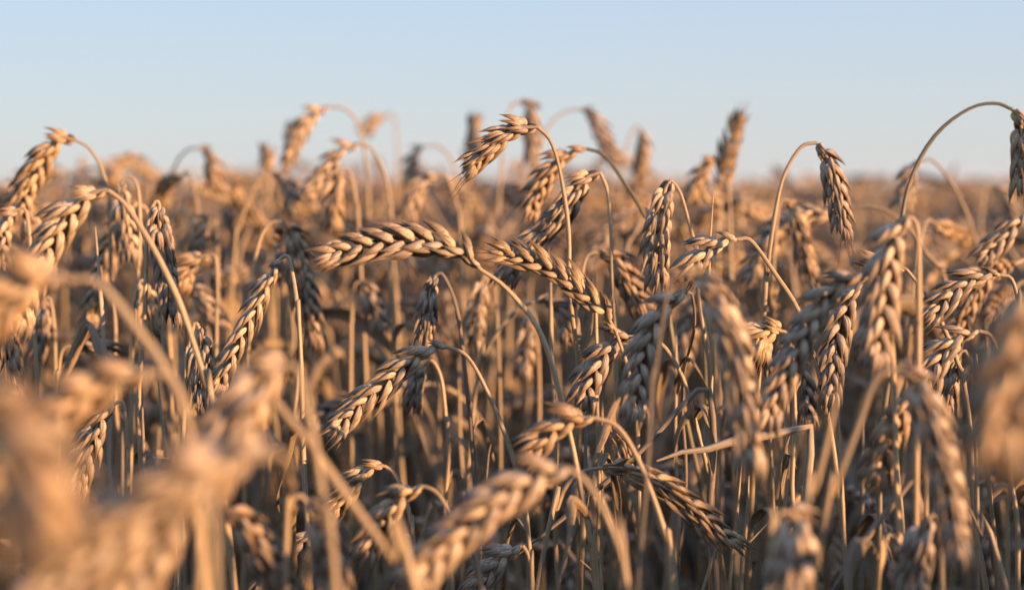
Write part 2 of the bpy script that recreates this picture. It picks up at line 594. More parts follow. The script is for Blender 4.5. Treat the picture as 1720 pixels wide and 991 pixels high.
def hero(short, label, d, ear, stem, roll=0, es=0.0, ss=0.0, detail=2, leaf=None, **kw):
    r = random.Random(label)
    e = pix_path(ear, d, es) if ear else None
    st = pix_path(stem, d, ss)
    first = e[0] if e is not None else st[0]
    if e is not None and np.linalg.norm(e[0] - st[0]) > 1e-6:
        st = np.vstack([e[:1], st])
    tail = to_ground(st[-1], st[-2], r)
    sp = spline(np.vstack([st, tail]), 90, 1.7)
    if e is not None:
        ep = spline(e, 24)
        ax = unit(ep[-1] - ep[0])
        view = unit(ep[len(ep) // 2] - CAM_P)
        flat = unit(np.cross(ax, view))
        xd = flat * math.cos(R(roll)) + view * math.sin(R(roll))
        mx, my, _ = px(ep[len(ep) // 2])
    else:
        ep, xd = None, None
        mx, my, _ = px(st[0])
    lf = None
    if not leaf and detail > 1 and 0.5 < d < 0.8 and r.random() < 0.65:
        pp = [(i, px(q)) for i, q in enumerate(sp)]
        ok = [i for i, q in pp if 600 < q[1] < 980]
        if ok:
            i = r.choice(ok)
            x0, y0, dd = px(sp[i])
            sg = r.choice((-1, 1))
            w1, h1 = r.uniform(14, 40), r.uniform(-30, 30)
            q = [(x0, y0), (x0 + sg * w1 * 0.5, y0 - 25), (x0 + sg * w1, y0 + h1 - 10), (x0 + sg * w1 * r.uniform(1.2, 1.9), y0 + h1 + r.uniform(30, 80)), (x0 + sg * w1 * r.uniform(1.0, 2.2), y0 + h1 + r.uniform(90, 170))]
            qq = pix_path(q, dd, r.uniform(-0.03, 0.04))
            qq[0] = sp[i]
            leaf_pts = spline(qq, 24)
            kw['leaf'] = [(leaf_pts, r.uniform(0.0028, 0.0055), r.uniform(0.6, 1.8))]
    if leaf:
        lf = [(spline(pix_path(pts, dl), 22), w, curl) for pts, dl, w, curl in leaf]
    if short:
        LAND.append((short, mx, my, d))
    kw.setdefault('leaf', lf)
    return build_stalk(label, ep, sp, xd, r, detail, **kw)


# ------------------------------------------------------------------ setting
def grid_sheet(name, x0, x1, y0, y1, nx, ny, z, mat, amp=0.0, skirt=None):
    xs, ys = np.linspace(x0, x1, nx), np.linspace(y0, y1, ny)
    X, Y = np.meshgrid(xs, ys)
    Z = np.full_like(X, z) + (rng.random(X.shape) - 0.5) * amp
    if skirt is not None:
        Z[0, :] = skirt; Z[-1, :] = skirt; Z[:, 0] = skirt; Z[:, -1] = skirt
    V = np.stack([X, Y, Z], -1).reshape(-1, 3)
    i, j = np.meshgrid(np.arange(ny - 1), np.arange(nx - 1), indexing='ij')
    Q = np.stack([i * nx + j, i * nx + j + 1, (i + 1) * nx + j + 1, (i + 1) * nx + j], -1).reshape(-1, 4)
    o = link(name, make_mesh(name, V, Q, [], np.zeros((len(V), 3)), [mat]))
    o['kind'] = 'structure'
    return o


grid_sheet('ground', -2500, 2500, -2500, 2500, 60, 60, 0.0, soil_material())
grid_sheet('far_field', -900, 900, 44, 2400, 220, 160, 0.715, canopy_material(), amp=0.10, skirt=-0.05)

# ------------------------------------------------------------------ the stalks one can follow in the photograph
# short landmark phrase, label, distance, ear (base to tip), stem (downwards), turn of the ear about its own length
H = hero
# --- in or close to focus
H('the ear nodding against the sky', 'sharp grey-brown ear nodding over a slender arched stem, alone against the sky', 0.615,
  [(903, 214), (868, 217), (828, 242), (795, 272), (776, 292)], [(903, 214), (926, 240), (943, 300), (954, 400), (962, 520), (967, 640)], roll=58, awn=2, open_=1.15, fat=0.93, husk_mat=2)
H('the arched ear with green-grey neck', 'softly blurred ear on an arched grey-green neck just behind the ear nodding against the sky', 0.69,
  [(985, 250), (945, 264), (908, 312), (882, 372)], [(985, 250), (1015, 262), (1052, 312), (1086, 372), (1110, 470)], roll=30, fat=0.95, stem_mat=M_STEM_GREEN)
H('the folded ear below the arched neck', 'ear folded sharply down from the tip of an upright stem, bristling with pale husks', 0.645,
  [(1008, 290), (980, 303), (948, 350), (908, 392), (868, 418)], [(1008, 290), (1021, 325), (1027, 400), (1030, 500), (1032, 620)], roll=66, open_=1.2, awn=2, husk_mat=0)
H('the sharp raised ear', 'sharpest ear in the picture, rising slantwise with plump plaited husks, its thin tip upper left', 0.60,
  [(1034, 556), (1012, 522), (965, 478), (900, 438), (822, 420)], [(1034, 556), (1044, 585), (1056, 625), (1066, 700), (1072, 800)], roll=8, awn=1, husk_mat=1)
H('the big level ear', 'large ear lying almost level on a long bowed stem, two rows of plump warm husks', 0.565,
  [(806, 452), (778, 424), (715, 406), (620, 413), (530, 438)], [(806, 452), (852, 486), (908, 560), (945, 680), (970, 790), (995, 930), (1003, 1010)], roll=-8, fat=1.15, awn=0, thick=1.1, husk_mat=0)
H('the lone low ear', 'sharp ear drooping to the lower left over dark stems, hung from a thin orange neck', 0.595,
  [(752, 583), (720, 586), (665, 628), (605, 680), (552, 732)], [(752, 583), (786, 600), (822, 665), (857, 755), (880, 850), (893, 960)], roll=15, awn=1, husk_mat=3)
H('the upright hanging ear', 'broad ear hanging straight down beside its hooked stem, bristling with fanned husks', 0.625,
  [(1127, 303), (1116, 325), (1106, 400), (1103, 484)], [(1127, 303), (1143, 325), (1160, 385), (1172, 440), (1182, 540)], roll=72, open_=1.15, fat=1.1, awn=2, husk_mat=0)
H('the ear hung from the hooked stem', 'slim ear hanging from a smoothly hooked stem against the sky, whiskers at its tip', 0.635,
  [(1372, 240), (1390, 268), (1406, 330), (1416, 405)], [(1372, 240), (1345, 248), (1316, 298), (1299, 380), (1287, 470), (1279, 570)], roll=50, awn=3, fat=0.9)
H('the tallest arched stem', 'tallest stem, a wide dark arch into the sky, its ear at the picture edge', 0.56,
  [(1700, 184), (1714, 205), (1720, 270), (1721, 345)], [(1700, 184), (1672, 174), (1630, 182), (1578, 220), (1540, 280), (1516, 350), (1500, 450), (1492, 560)], roll=60, thick=0.85, stem_mat=M_STEM_GREEN)
H('the plaited ear in mid air', 'ear curving down with pale plaited husks and sunlit edge, below the upright hanging ear', 0.545,
  [(1152, 490), (1118, 508), (1088, 565), (1072, 630), (1058, 712)], [(1152, 490), (1164, 500, 0.03), (1160, 560, 0.06), (1150, 680, 0.09), (1146, 850, 0.1)], roll=20, fat=1.05, thick=0.6, stem_mat=M_STEM_GREY, husk_mat=3)
H('the shaded grey ear', 'shaded grey ear drooping under the sharp raised ear with clean plump husks', 0.605,
  [(1074, 566), (1040, 570), (1002, 615), (976, 690)], [(1074, 566), (1092, 568), (1118, 585), (1150, 640), (1170, 712), (1186, 800), (1196, 900)], roll=12, awn=2, fat=1.08, husk_mat=2)
H('the golden ear behind the plaited one', 'golden ear sloping down to the right from a crooked neck behind the sharp raised ear', 0.685,
  [(1005, 424), (1030, 436), (1062, 485), (1090, 535)], [(1005, 424), (988, 428), (979, 455), (976, 520), (974, 620)], roll=40, awn=1)
H(None, 'small grey ear curling over on a thin leaning neck, under the sharp raised ear', 0.70,
  [(900, 506), (925, 506), (948, 530), (958, 580)], [(900, 506), (866, 522), (832, 565), (812, 605), (798, 680)], roll=20)
H('the slanting sharp ear', 'sharp ear slanting lower left with crisp pointed husks, beside the very blurred brown ear', 0.60,
  [(1682, 462), (1645, 464), (1592, 500), (1552, 545)], [(1682, 462), (1700, 470), (1712, 520), (1718, 620)], roll=10, awn=2, husk_mat=0)
H('the ear with two bright husks', 'ear with two bright sunlit husks at its bend, just under the slanting sharp ear', 0.585,
  [(1645, 556), (1610, 566), (1575, 605), (1553, 660)], [(1645, 556), (1665, 566), (1680, 610), (1690, 700)], roll=12, fat=1.05, husk_mat=3)
H(None, 'short dangling ear of loose grey bristly husks below the ear with two bright husks', 0.61,
  [(1608, 598), (1597, 630), (1588, 670), (1584, 700)], [(1608, 598), (1622, 590), (1640, 640), (1650, 720)], roll=75, open_=1.5, awn=2, fat=0.85)
H('the braided ear', 'neatly braided grey ear hanging between two blurred ears, its left rim in shade', 0.60,
  [(1462, 462), (1432, 490), (1405, 570), (1394, 685)], [(1462, 462), (1480, 470), (1492, 540), (1500, 650)], roll=8, awn=1, husk_mat=2)
H('the bulging bright-rimmed ear', 'blurred ear arching to the lower left with bulging husks lit along their right rims', 0.515,
  [(1455, 460), (1428, 466), (1385, 500), (1335, 590), (1300, 665), (1286, 725)], [(1455, 460), (1475, 466), (1490, 520), (1498, 620)], roll=18, fat=1.0, husk_mat=3)
H('the top-heavy drooping ear', 'blurred ear bending over from its stem top beside the foot of the tallest arch', 0.50,
  [(1528, 364), (1505, 385), (1486, 460), (1474, 545), (1466, 625)], [(1528, 364), (1540, 378), (1543, 420), (1543, 560), (1541, 700)], roll=35, fat=1.1, thick=1.1, husk_mat=3)
H('the big grey blurred ear', 'big grey-mauve blurred ear hanging in front of the plaited ear, close to the camera', 0.465,
  [(1150, 458), (1182, 470), (1222, 560), (1246, 680), (1262, 800)], [(1150, 458), (1128, 468), (1116, 520), (1100, 640), (1085, 800)], roll=68, thick=0.62, stem_mat=M_STEM_GREY, fat=1.05, husk_mat=3)
H('the big hooked blurred ear', 'big blurred ear hooked over at the lower right, its humped husks facing the camera', 0.445,
  [(1500, 620), (1530, 628), (1565, 720), (1592, 830), (1612, 960)], [(1500, 620), (1470, 640), (1440, 720), (1400, 830), (1370, 960)], roll=64, fat=1.05, husk_mat=3)
H('the very blurred brown ear', 'very blurred broad brown ear near the picture edge, a soft vertical smear', 0.32,
  [(1738, 470), (1722, 520), (1694, 630), (1658, 790)], [(1730, 470), (1752, 465), (1790, 560), (1810, 700)], roll=30, fat=1.2, husk_mat=1)
H('the bright leaning ear', 'short bright orange ear leaning under the big drooping ears at the lower right', 0.52,
  [(1530, 650), (1512, 690), (1485, 750), (1458, 815)], [(1530, 650), (1545, 655), (1552, 740), (1556, 860)], roll=40, husk_mat=1)
H('the pale rounded ear', 'blurred ear seen from its rounded top, hanging below the level straw bar', 0.43,
  [(1322, 858), (1338, 872), (1330, 930), (1312, 1030)], [(1322, 858), (1306, 866), (1296, 920), (1288, 1010)], roll=60, fat=1.35, husk_mat=3)
H('the low slanting ear', 'ear pointing down to the right with a thin bare tip, low between upright straws', 0.575,
  [(1008, 786), (1050, 788), (1125, 826), (1190, 880), (1242, 926)], [(1008, 786), (980, 792), (952, 815), (933, 862), (914, 930)], roll=52, fat=0.95)
H('the blurred bowed ear', 'large blurred ear bowing to the lower left in front of the low slanting ear', 0.43,
  [(958, 788), (915, 792), (840, 838), (760, 905), (680, 990)], [(958, 788), (990, 815), (1025, 880), (1048, 950), (1058, 1020)], roll=14, fat=1.25, husk_mat=3)
H(None, 'half-hidden ear arching above the blurred bowed ear, grey on top and lit below', 0.53,
  [(1000, 702), (960, 706), (915, 735), (872, 778)], [(1000, 702), (1036, 716), (1066, 760), (1092, 825), (1120, 920), (1136, 1010)], roll=25, thick=1.2)
H(None, 'small neat ear on a hairpin neck in the dark gap under the lone low ear', 0.585,
  [(645, 782), (618, 788), (578, 830), (538, 872)], [(645, 782), (662, 795), (682, 840), (694, 900), (700, 990)], roll=35, fat=0.9)
H(None, 'pale ear bending down under the small neat ear with hairpin neck', 0.53,
  [(712, 816), (680, 830), (640, 880), (605, 945)], [(712, 816), (738, 832), (768, 890), (800, 960), (815, 1020)], roll=14)
H(None, 'pale ear at the bottom edge between two diagonal straws', 0.575,
  [(878, 916), (850, 930), (812, 975), (786, 1030)], [(878, 916), (888, 935), (893, 975), (894, 1040)], roll=14)
H(None, 'dim ear at the bottom edge below the small neat ear with hairpin neck', 0.59,
  [(522, 896), (495, 915), (458, 960), (430, 1010)], [(522, 896), (536, 905), (545, 960), (548, 1030)], roll=18)
# --- close and very soft, lower left
H('the blurred ear at the picture edge', 'very blurred golden ear level at the picture edge on a thick bowed stem', 0.385,
  [(112, 468), (70, 466), (10, 500), (-70, 575)], [(112, 468), (168, 478), (232, 555), (288, 640), (325, 730), (340, 830), (345, 960)], roll=20, thick=1.2, fat=1.15, husk_mat=1)
H('the golden smear', 'very blurred golden ear sloping left above the big soft ear in the lower corner', 0.37,
  [(255, 625), (205, 632), (130, 668), (50, 735), (-30, 830)], [(255, 625), (290, 640), (318, 720), (330, 830), (336, 960)], roll=30, fat=1.1, husk_mat=1)
H(None, 'extremely blurred orange ear hanging at the picture edge like a glowing ball', 0.24,
  [(-70, 660), (-10, 690), (50, 790), (62, 930)], [(-70, 660), (-130, 700), (-170, 850), (-190, 1000)], roll=55, fat=1.15, husk_mat=1)
H('the big soft ear', 'extremely blurred big ear sweeping through the lower corner, nearest of all to the camera', 0.295,
  [(455, 760), (385, 768), (270, 838), (150, 925), (10, 1040)], [(455, 760), (480, 776, 0.05), (490, 860, 0.2), (495, 1000, 0.3)], roll=30, fat=1.15, husk_mat=3)
H(None, 'blurred orange ear tucked beneath the big soft ear at the bottom edge', 0.34,
  [(318, 850), (285, 880), (235, 945), (175, 1025)], [(318, 850), (340, 850), (360, 920), (365, 1040)], roll=25, fat=1.2)
H('the dark-backed blurred ear', 'blurred ear with shadowed back and glowing underside, bent over beside the golden smear', 0.385,
  [(482, 612), (450, 622), (410, 690), (365, 770), (330, 830)], [(482, 612), (502, 625), (520, 700), (537, 790), (552, 900), (560, 1020)], roll=50, thick=1.1, fat=1.3)
H(None, 'dull olive blurred ear pointing down to the right under the dark-backed blurred ear', 0.455,
  [(365, 850), (395, 868), (440, 930), (490, 1020)], [(365, 850), (350, 850), (335, 900), (325, 1020)], roll=45)
H(None, 'blurred ear hanging at the bottom edge right of a thick diagonal stem', 0.45,
  [(512, 838), (530, 860), (550, 930), (560, 1020)], [(512, 838), (500, 832), (486, 860), (480, 1000)], roll=55)
H(None, 'thick blurred stem crossing diagonally, its ear bent back behind the dark-backed blurred ear', 0.40,
  [(432, 628), (410, 640), (380, 700), (352, 760)], [(432, 628), (455, 665), (525, 752), (600, 860), (660, 945), (715, 1030)], roll=30, thick=1.2)
# --- left, near the plane of focus
H('the bowed ear above the rooftop of ears', 'softly blurred ear bowed to the left with pale bulging husks, outlined by sky', 0.71,
  [(128, 236), (98, 236), (60, 290), (38, 345), (60, 400)], [(128, 236), (152, 252), (176, 300), (186, 400), (190, 520), (194, 640)], roll=18, fat=1.1)
H('the pale sunlit ear', 'pale sunlit ear with loose plump husks hanging to the left from a long straight stem', 0.545,
  [(182, 320), (150, 328), (108, 370), (68, 438), (28, 560)], [(182, 320), (212, 346), (258, 418), (300, 505), (330, 592), (352, 668), (366, 760)], roll=25, fat=1.0, thick=1.2)
H('the fanned hanging ear', 'ear hanging straight down with fanned spiky husks, crossed by a straight stem', 0.63,
  [(268, 344), (268, 370), (277, 440), (290, 548)], [(268, 344), (262, 338), (250, 370), (244, 460), (240, 600)], roll=82, open_=1.35, fat=1.0, awn=1)
H(None, 'ear hanging under a tight hoop of stem just behind the pale sunlit ear', 0.70,
  [(205, 305), (205, 330), (213, 380), (222, 440)], [(205, 305), (218, 296), (232, 318), (235, 390), (228, 470), (224, 600)], roll=50)
H('the long hanging pale ear', 'long blurred pale ear hanging beside the tip of the big level ear', 0.72,
  [(470, 372), (490, 390), (505, 460), (518, 530), (527, 590)], [(470, 372), (450, 378), (432, 420), (420, 520), (415, 650)], roll=48, fat=1.1)
H('the thin tapering ear', 'thin tapering ear sloping down to the left under the long hanging pale ear', 0.60,
  [(474, 432), (455, 462), (415, 545), (384, 608), (360, 662)], [(474, 432), (486, 436), (500, 520), (506, 640)], roll=22, fat=0.8)
H(None, 'short dark ear seen head on with spread husks, under the fanned hanging ear', 0.67,
  [(243, 476), (245, 492), (248, 520), (250, 560)], [(243, 476), (236, 472), (226, 520), (222, 640)], roll=78, open_=1.4)
H(None, 'ear with one bright husk at its top, hanging behind the long straight stem', 0.605,
  [(334, 548), (336, 570), (340, 630), (346, 690)], [(334, 548), (326, 545), (316, 600), (308, 720)], roll=60)
H(None, 'blurred ear leaning down to the right beside the fanned hanging ear', 0.78,
  [(300, 470), (325, 485), (352, 520), (372, 560)], [(300, 470), (285, 475), (275, 540), (270, 640)], roll=35)
H('the grey ear under the golden smear', 'sharp grey ear hanging in the gap beneath the golden smear', 0.60,
  [(195, 676), (175, 695), (148, 752), (124, 830)], [(195, 676), (208, 680), (214, 760), (218, 900)], roll=25, awn=1)
H('the thin wiry ear', 'thin wiry ear hanging from a narrow hooked grey stem above the lone low ear', 0.64,
  [(732, 462), (724, 485), (716, 540), (711, 592)], [(732, 462), (744, 462), (765, 510), (778, 590), (788, 690), (796, 800)], roll=70, fat=0.85, open_=1.2, stem_mat=M_STEM_GREY)
H(None, 'small bristly ear dangling in shade just beneath the bend of the lone low ear', 0.655,
  [(712, 612), (703, 630), (697, 660), (694, 690)], [(712, 612), (726, 606), (742, 640), (750, 720), (752, 820)], roll=75, open_=1.5, fat=0.8, awn=2)
H('the ear with three big pale husks', 'ear with three big pale husks on a bent neck, beside a bare straw needle', 0.60,
  [(1240, 402), (1212, 404), (1180, 428), (1150, 470)], [(1240, 402), (1262, 405), (1302, 460), (1340, 520), (1368, 600), (1390, 690), (1410, 850), (1426, 1010)], roll=10, fat=1.05, husk_mat=3)
H(None, 'short ear pointing left, partly hidden by the top-heavy drooping ear, on a long sloping neck', 0.605,
  [(1522, 452), (1498, 446), (1475, 442), (1452, 438)], [(1522, 452), (1535, 468), (1562, 505), (1590, 560), (1612, 620), (1630, 760)], roll=40, fat=0.6, awn=1)
H(None, 'stubby swollen ear seen from below, between the big grey and the bright-rimmed blurred ears', 0.595,
  [(1312, 556), (1298, 552), (1276, 566), (1270, 610)], [(1312, 556), (1322, 562), (1330, 600), (1334, 720)], roll=40, fat=1.15)
H(None, 'narrow shaded ear hanging behind the sloping neck of the ear with three big pale husks', 0.645,
  [(1338, 590), (1344, 610), (1352, 660), (1356, 715)], [(1338, 590), (1330, 588), (1322, 650), (1318, 760)], roll=25, fat=0.8)
H(None, 'small ear in the tangle just above the low slanting ear', 0.63,
  [(1026, 722), (1036, 735), (1046, 765), (1052, 800)], [(1026, 722), (1016, 722), (1008, 780), (1004, 900)], roll=65, fat=0.8, open_=1.3)
H(None, 'sunlit blurred ear at the bottom edge under the big hooked blurred ear', 0.49,
  [(1562, 868), (1552, 890), (1540, 945), (1532, 1020)], [(1562, 868), (1572, 870), (1580, 930), (1584, 1040)], roll=60)
H(None, 'dim blurred ear at the bottom edge behind the big hooked blurred ear', 0.51,
  [(1500, 900), (1508, 915), (1520, 960), (1526, 1030)], [(1500, 900), (1490, 902), (1480, 960), (1474, 1040)], roll=50)
H(None, 'sunlit ear at the far edge climbing left from behind the tallest arched ear', 0.68,
  [(1722, 360), (1695, 388), (1664, 420), (1644, 448)], [(1722, 360), (1738, 358), (1750, 420), (1755, 560)], roll=15)
# --- behind the plane of focus
H('the bright bowed ear against the sky', 'blurred ear bowed against the sky beyond the fields edge of ears, bright on top', 0.90,
  [(553, 180), (530, 190), (500, 232), (482, 275)], [(553, 180), (580, 184), (604, 215), (616, 290), (622, 400)], roll=25, detail=1)
H(None, 'small dark blurred ear upright in front of the bright bowed ear against the sky', 1.0,
  [(478, 300), (486, 260), (491, 208)], [(478, 300), (470, 340), (466, 430)], roll=40, detail=1, fat=0.8)
H('the second bowed ear', 'blurred sunlit ear bowed to the left below the bright bowed ear against the sky', 0.84,
  [(604, 243), (575, 250), (545, 290), (512, 335)], [(604, 243), (626, 252), (648, 300), (660, 380), (664, 480)], roll=25, detail=1)
H(None, 'tiny blurred ear tip catching the light, level with the bright bowed ear against the sky', 1.2,
  [(648, 194), (630, 204), (612, 224)], [(648, 194), (662, 196), (668, 250), (670, 340)], roll=40, detail=1)
H('the hoop-necked ear', 'blurred ear falling rightward from a wide pale hooped neck under the second bowed ear', 0.85,
  [(455, 292), (474, 300), (490, 335), (496, 368)], [(455, 292), (436, 302), (416, 340), (400, 392), (390, 480)], roll=30, detail=1)
H(None, 'upright blurred ear with square top, in the sky left of the sharp nodding ear', 1.0,
  [(788, 310), (790, 265), (800, 192)], [(788, 310), (787, 350), (786, 450)], roll=40, detail=1, fat=0.9)
H('the dark-topped ear in the sky', 'blurred ear bent over at its dark top, highest in the sky behind the nodding ear', 0.95,
  [(872, 172), (888, 178), (894, 225), (892, 285)], [(872, 172), (858, 180), (846, 230), (840, 320)], roll=50, detail=1)
H('the falling ear in the sky', 'blurred ear falling to the right from a faint arched neck in the sky', 0.95,
  [(976, 184), (992, 192), (1018, 240), (1040, 280)], [(976, 184), (950, 188), (922, 212), (904, 270), (898, 370)], roll=40, detail=1)
H('the stout stub of an ear', 'stout blurred ear hanging straight down against the sky, short like a stub', 1.0,
  [(1078, 218), (1080, 240), (1074, 295)], [(1078, 218), (1066, 214), (1050, 260), (1042, 350)], roll=55, detail=1)
H('the upright ear in the sky', 'blurred upright ear rising into the sky to a pointed bright tip', 0.84,
  [(1212, 335), (1220, 265), (1246, 188)], [(1212, 335), (1208, 380), (1206, 480)], roll=35, detail=1)
H(None, 'dark blurred ear drooping left at the foot of the upright ear in the sky', 0.84,
  [(1205, 268), (1190, 275), (1172, 310), (1160, 340)], [(1205, 268), (1218, 275), (1226, 350), (1228, 450)], roll=40, detail=1)
H('the dark little hook', 'dark blurred hook of an ear falling rightward from a thin arch in the sky', 0.95,
  [(335, 248), (348, 256), (358, 290), (362, 325)], [(335, 248), (312, 254), (292, 284), (280, 350), (274, 450)], roll=40, detail=1)
H(None, 'pale blurred ear bowing left, half sunk in the far ears beside the dark little hook', 1.1,
  [(232, 262), (215, 266), (198, 285), (186, 310)], [(232, 262), (244, 266), (252, 310), (254, 400)], roll=30, detail=1)
H('the small ear under a faint arch', 'blurred ear hanging left under a faint wide arch of stem beyond the big level ear', 1.0,
  [(712, 246), (700, 254), (692, 280), (688, 315)], [(712, 246), (735, 246), (758, 268), (772, 320), (778, 420)], roll=30, detail=1)
H('the dark nodding head', 'dark blurred ear head nodding over a thick pale ear below the second bowed ear', 0.80,
  [(576, 285), (566, 300), (560, 340), (556, 390)], [(576, 285), (588, 290), (600, 350), (606, 450)], roll=60, detail=1, fat=1.1)
H(None, 'blurred ear drooping left under a flat bend, beyond the top of the big level ear', 0.85,
  [(735, 296), (715, 302), (695, 335), (682, 375)], [(735, 296), (752, 300), (770, 360), (778, 460)], roll=30, detail=1)
H('the row-husked blurred ear', 'blurred ear hanging down in stepped mauve husks, behind the ear hung from the hooked stem', 0.75,
  [(1322, 335), (1330, 350), (1346, 405), (1362, 470)], [(1322, 335), (1308, 345), (1302, 420), (1300, 540)], roll=68, fat=1.05)
H(None, 'small dark blurred head among the far ears under the tallest arched stem', 1.0,
  [(1668, 312), (1680, 320), (1696, 345), (1704, 380)], [(1668, 312), (1655, 316), (1648, 370), (1646, 470)], roll=50, detail=1)
H('the faint second arch', 'blurred dark ear hanging beside a faint arched stem inside the tallest arch', 0.82,
  [(1545, 272), (1533, 282), (1522, 320), (1514, 360)], [(1545, 272), (1566, 270), (1600, 310), (1628, 370), (1645, 430), (1655, 520)], roll=40, detail=1)
H(None, 'small upright blurred ear at the skyline by the hoop-necked ear', 1.0,
  [(452, 300), (450, 275), (448, 245)], [(452, 300), (453, 330), (454, 430)], roll=40, detail=1, fat=0.85)
H('the hanging ear in the dark gap', 'blurred ear hanging from a bent stem in the dark gap under the big level ear', 0.78,
  [(603, 474), (614, 482), (628, 520), (638, 560)], [(603, 474), (595, 482), (591, 540), (590, 660)], roll=50, detail=1)
H(None, 'dim blurred ear with stepped husks hanging behind the big level ear bowed stem', 0.75,
  [(815, 462), (808, 480), (800, 530), (795, 590)], [(815, 462), (826, 462), (834, 520), (838, 640)], roll=70, detail=1)
H(None, 'dim blurred ear hanging between the bowed stem and the shaded grey ear', 0.78,
  [(888, 530), (886, 550), (882, 590), (878, 640)], [(888, 530), (898, 528), (904, 600), (906, 700)], roll=60, detail=1)
H(None, 'blurred husky ear tucked under the lower end of the folded ear', 0.66,
  [(905, 392), (890, 400), (868, 430), (848, 478)], [(905, 392), (918, 394), (925, 470), (928, 580)], roll=25)
H(None, 'pale blurred ear bent right among stems, left of the thin tapering ear', 0.80,
  [(352, 366), (340, 372), (334, 410), (338, 450)], [(352, 366), (362, 368), (366, 430), (366, 540)], roll=60, detail=1)
H(None, 'blurred ear with an orange husk on a hooked stem beside the long straight stem', 0.72,
  [(352, 428), (338, 432), (318, 455), (302, 490)], [(352, 428), (362, 434), (365, 500), (362, 640)], roll=35)
H(None, 'low blurred ear bending over in the dark above the golden smear', 0.68,
  [(118, 580), (140, 578), (165, 590), (185, 620)], [(118, 580), (104, 590), (98, 640), (95, 740)], roll=30)
H(None, 'ear at the very edge under the bowed ear, hanging into shadow', 0.66,
  [(30, 352), (14, 362), (2, 400), (0, 460)], [(30, 352), (44, 356), (52, 430), (56, 560)], roll=30)
H(None, 'shaded ear hanging in the gap below the blurred ear at the picture edge', 0.63,
  [(10, 520), (8, 545), (14, 590), (22, 640)], [(10, 520), (0, 515), (-10, 560), (-14, 700)], roll=60)
H(None, 'small pale ear hanging in shadow beside the blurred golden stem', 0.72,
  [(72, 505), (74, 520), (68, 560), (62, 605)], [(72, 505), (84, 502), (92, 560), (95, 680)], roll=60)


# --- snapped straws, bare needles and a broad leaf
def straw(label, d, pts, leaf=None, thick=1.0, taper=True, slope=0.0, mat=None):
    r = random.Random(label)
    st = pix_path(pts, d, slope)
    tail = to_ground(st[-1], st[-2], r)
    return build_stalk(label, None, spline(np.vstack([st, tail]), 90), None, r, 2, leaf=leaf, thick=thick, top_taper=taper, stem_mat=mat,
                       cat='straw', name='bare_straw', group='bare and snapped straws')


straw('bare straw snapped over into a level bar above the low slanting ear', 0.575,
      [(1103, 774), (1140, 760), (1195, 753), (1245, 737), (1300, 730), (1351, 714), (1357, 721), (1355, 800), (1354, 900), (1354, 1000)], thick=1.8, mat=M_STEM_PALE)
straw('dark straw folded at a frayed kink and slanting down past the plaited ear', 0.60,
      [(872, 930), (980, 842), (1090, 742), (1150, 682), (1188, 641), (1193, 650), (1195, 760), (1198, 900), (1200, 1000)], thick=1.15, mat=M_STEM_GREY)
straw('dark snapped straw slanting across the lower right, bent at its top', 0.52,
      [(1392, 1000), (1450, 912), (1505, 838), (1530, 808), (1540, 812), (1545, 900), (1546, 1000)], thick=1.3, mat=M_STEM_GREY)
straw('thin bare needle of straw pointing up beside the upright hanging ear', 0.61, [(1199, 322), (1196, 360), (1192, 420), (1192, 520), (1193, 640)], thick=0.75)
straw('cut straw with a bright pointed top right of the low slanting ear', 0.60, [(1246, 776), (1240, 840), (1232, 920), (1226, 1010)], thick=0.9)
straw('bright blunt straw standing behind the tip of the low slanting ear', 0.62, [(1258, 798), (1255, 860), (1248, 940), (1244, 1010)], thick=1.1)
straw('thick sheathed straw leaning below the plaited ear, bright along its upper half', 0.55,
      [(1088, 800), (1100, 850), (1118, 920), (1132, 1010)], thick=2.0)
straw('bare upright straw with a bud tip in the dark gap beside the lone low ear', 0.64, [(828, 728), (820, 770), (814, 860), (812, 960)], thick=0.6)
straw('blurred straw leaning across the lower right corner before the dark snapped one', 0.44, [(1412, 640), (1390, 740), (1362, 850), (1345, 960)], thick=1.1)
straw('straw leaning right at the lower right edge behind the very blurred brown ear', 0.55, [(1612, 820), (1650, 900), (1690, 990)], thick=1.1)
straw('thin straw sloping away from the dark snapped straw at the bottom edge', 0.60, [(1290, 878), (1240, 930), (1180, 1000)], thick=0.9)
straw('straw with a bent leaf stub low between the bowed stem and the low slanting ear', 0.585, [(975, 940), (995, 950), (1008, 990), (1014, 1050)], thick=1.0)
straw('bare straw carrying a broad grey dry leaf under the sharp raised ear', 0.64, [(1000, 455), (1001, 520), (1003, 600), (1005, 720)], thick=0.9,
      leaf=[(spline(pix_path([(992, 468), (988, 510), (980, 560), (969, 622)], 0.63), 22), 0.0075, 0.25),
            (spline(pix_path([(1006, 490), (1014, 540), (1018, 600), (1010, 668)], 0.66), 22), 0.0085, 0.3)])
k = 0
WHERE = ['left of the bowed stem', 'right of the bowed stem', 'under the plaited ear', 'right of the folded kink', 'under the big grey blurred ear', 'left of the level bar']
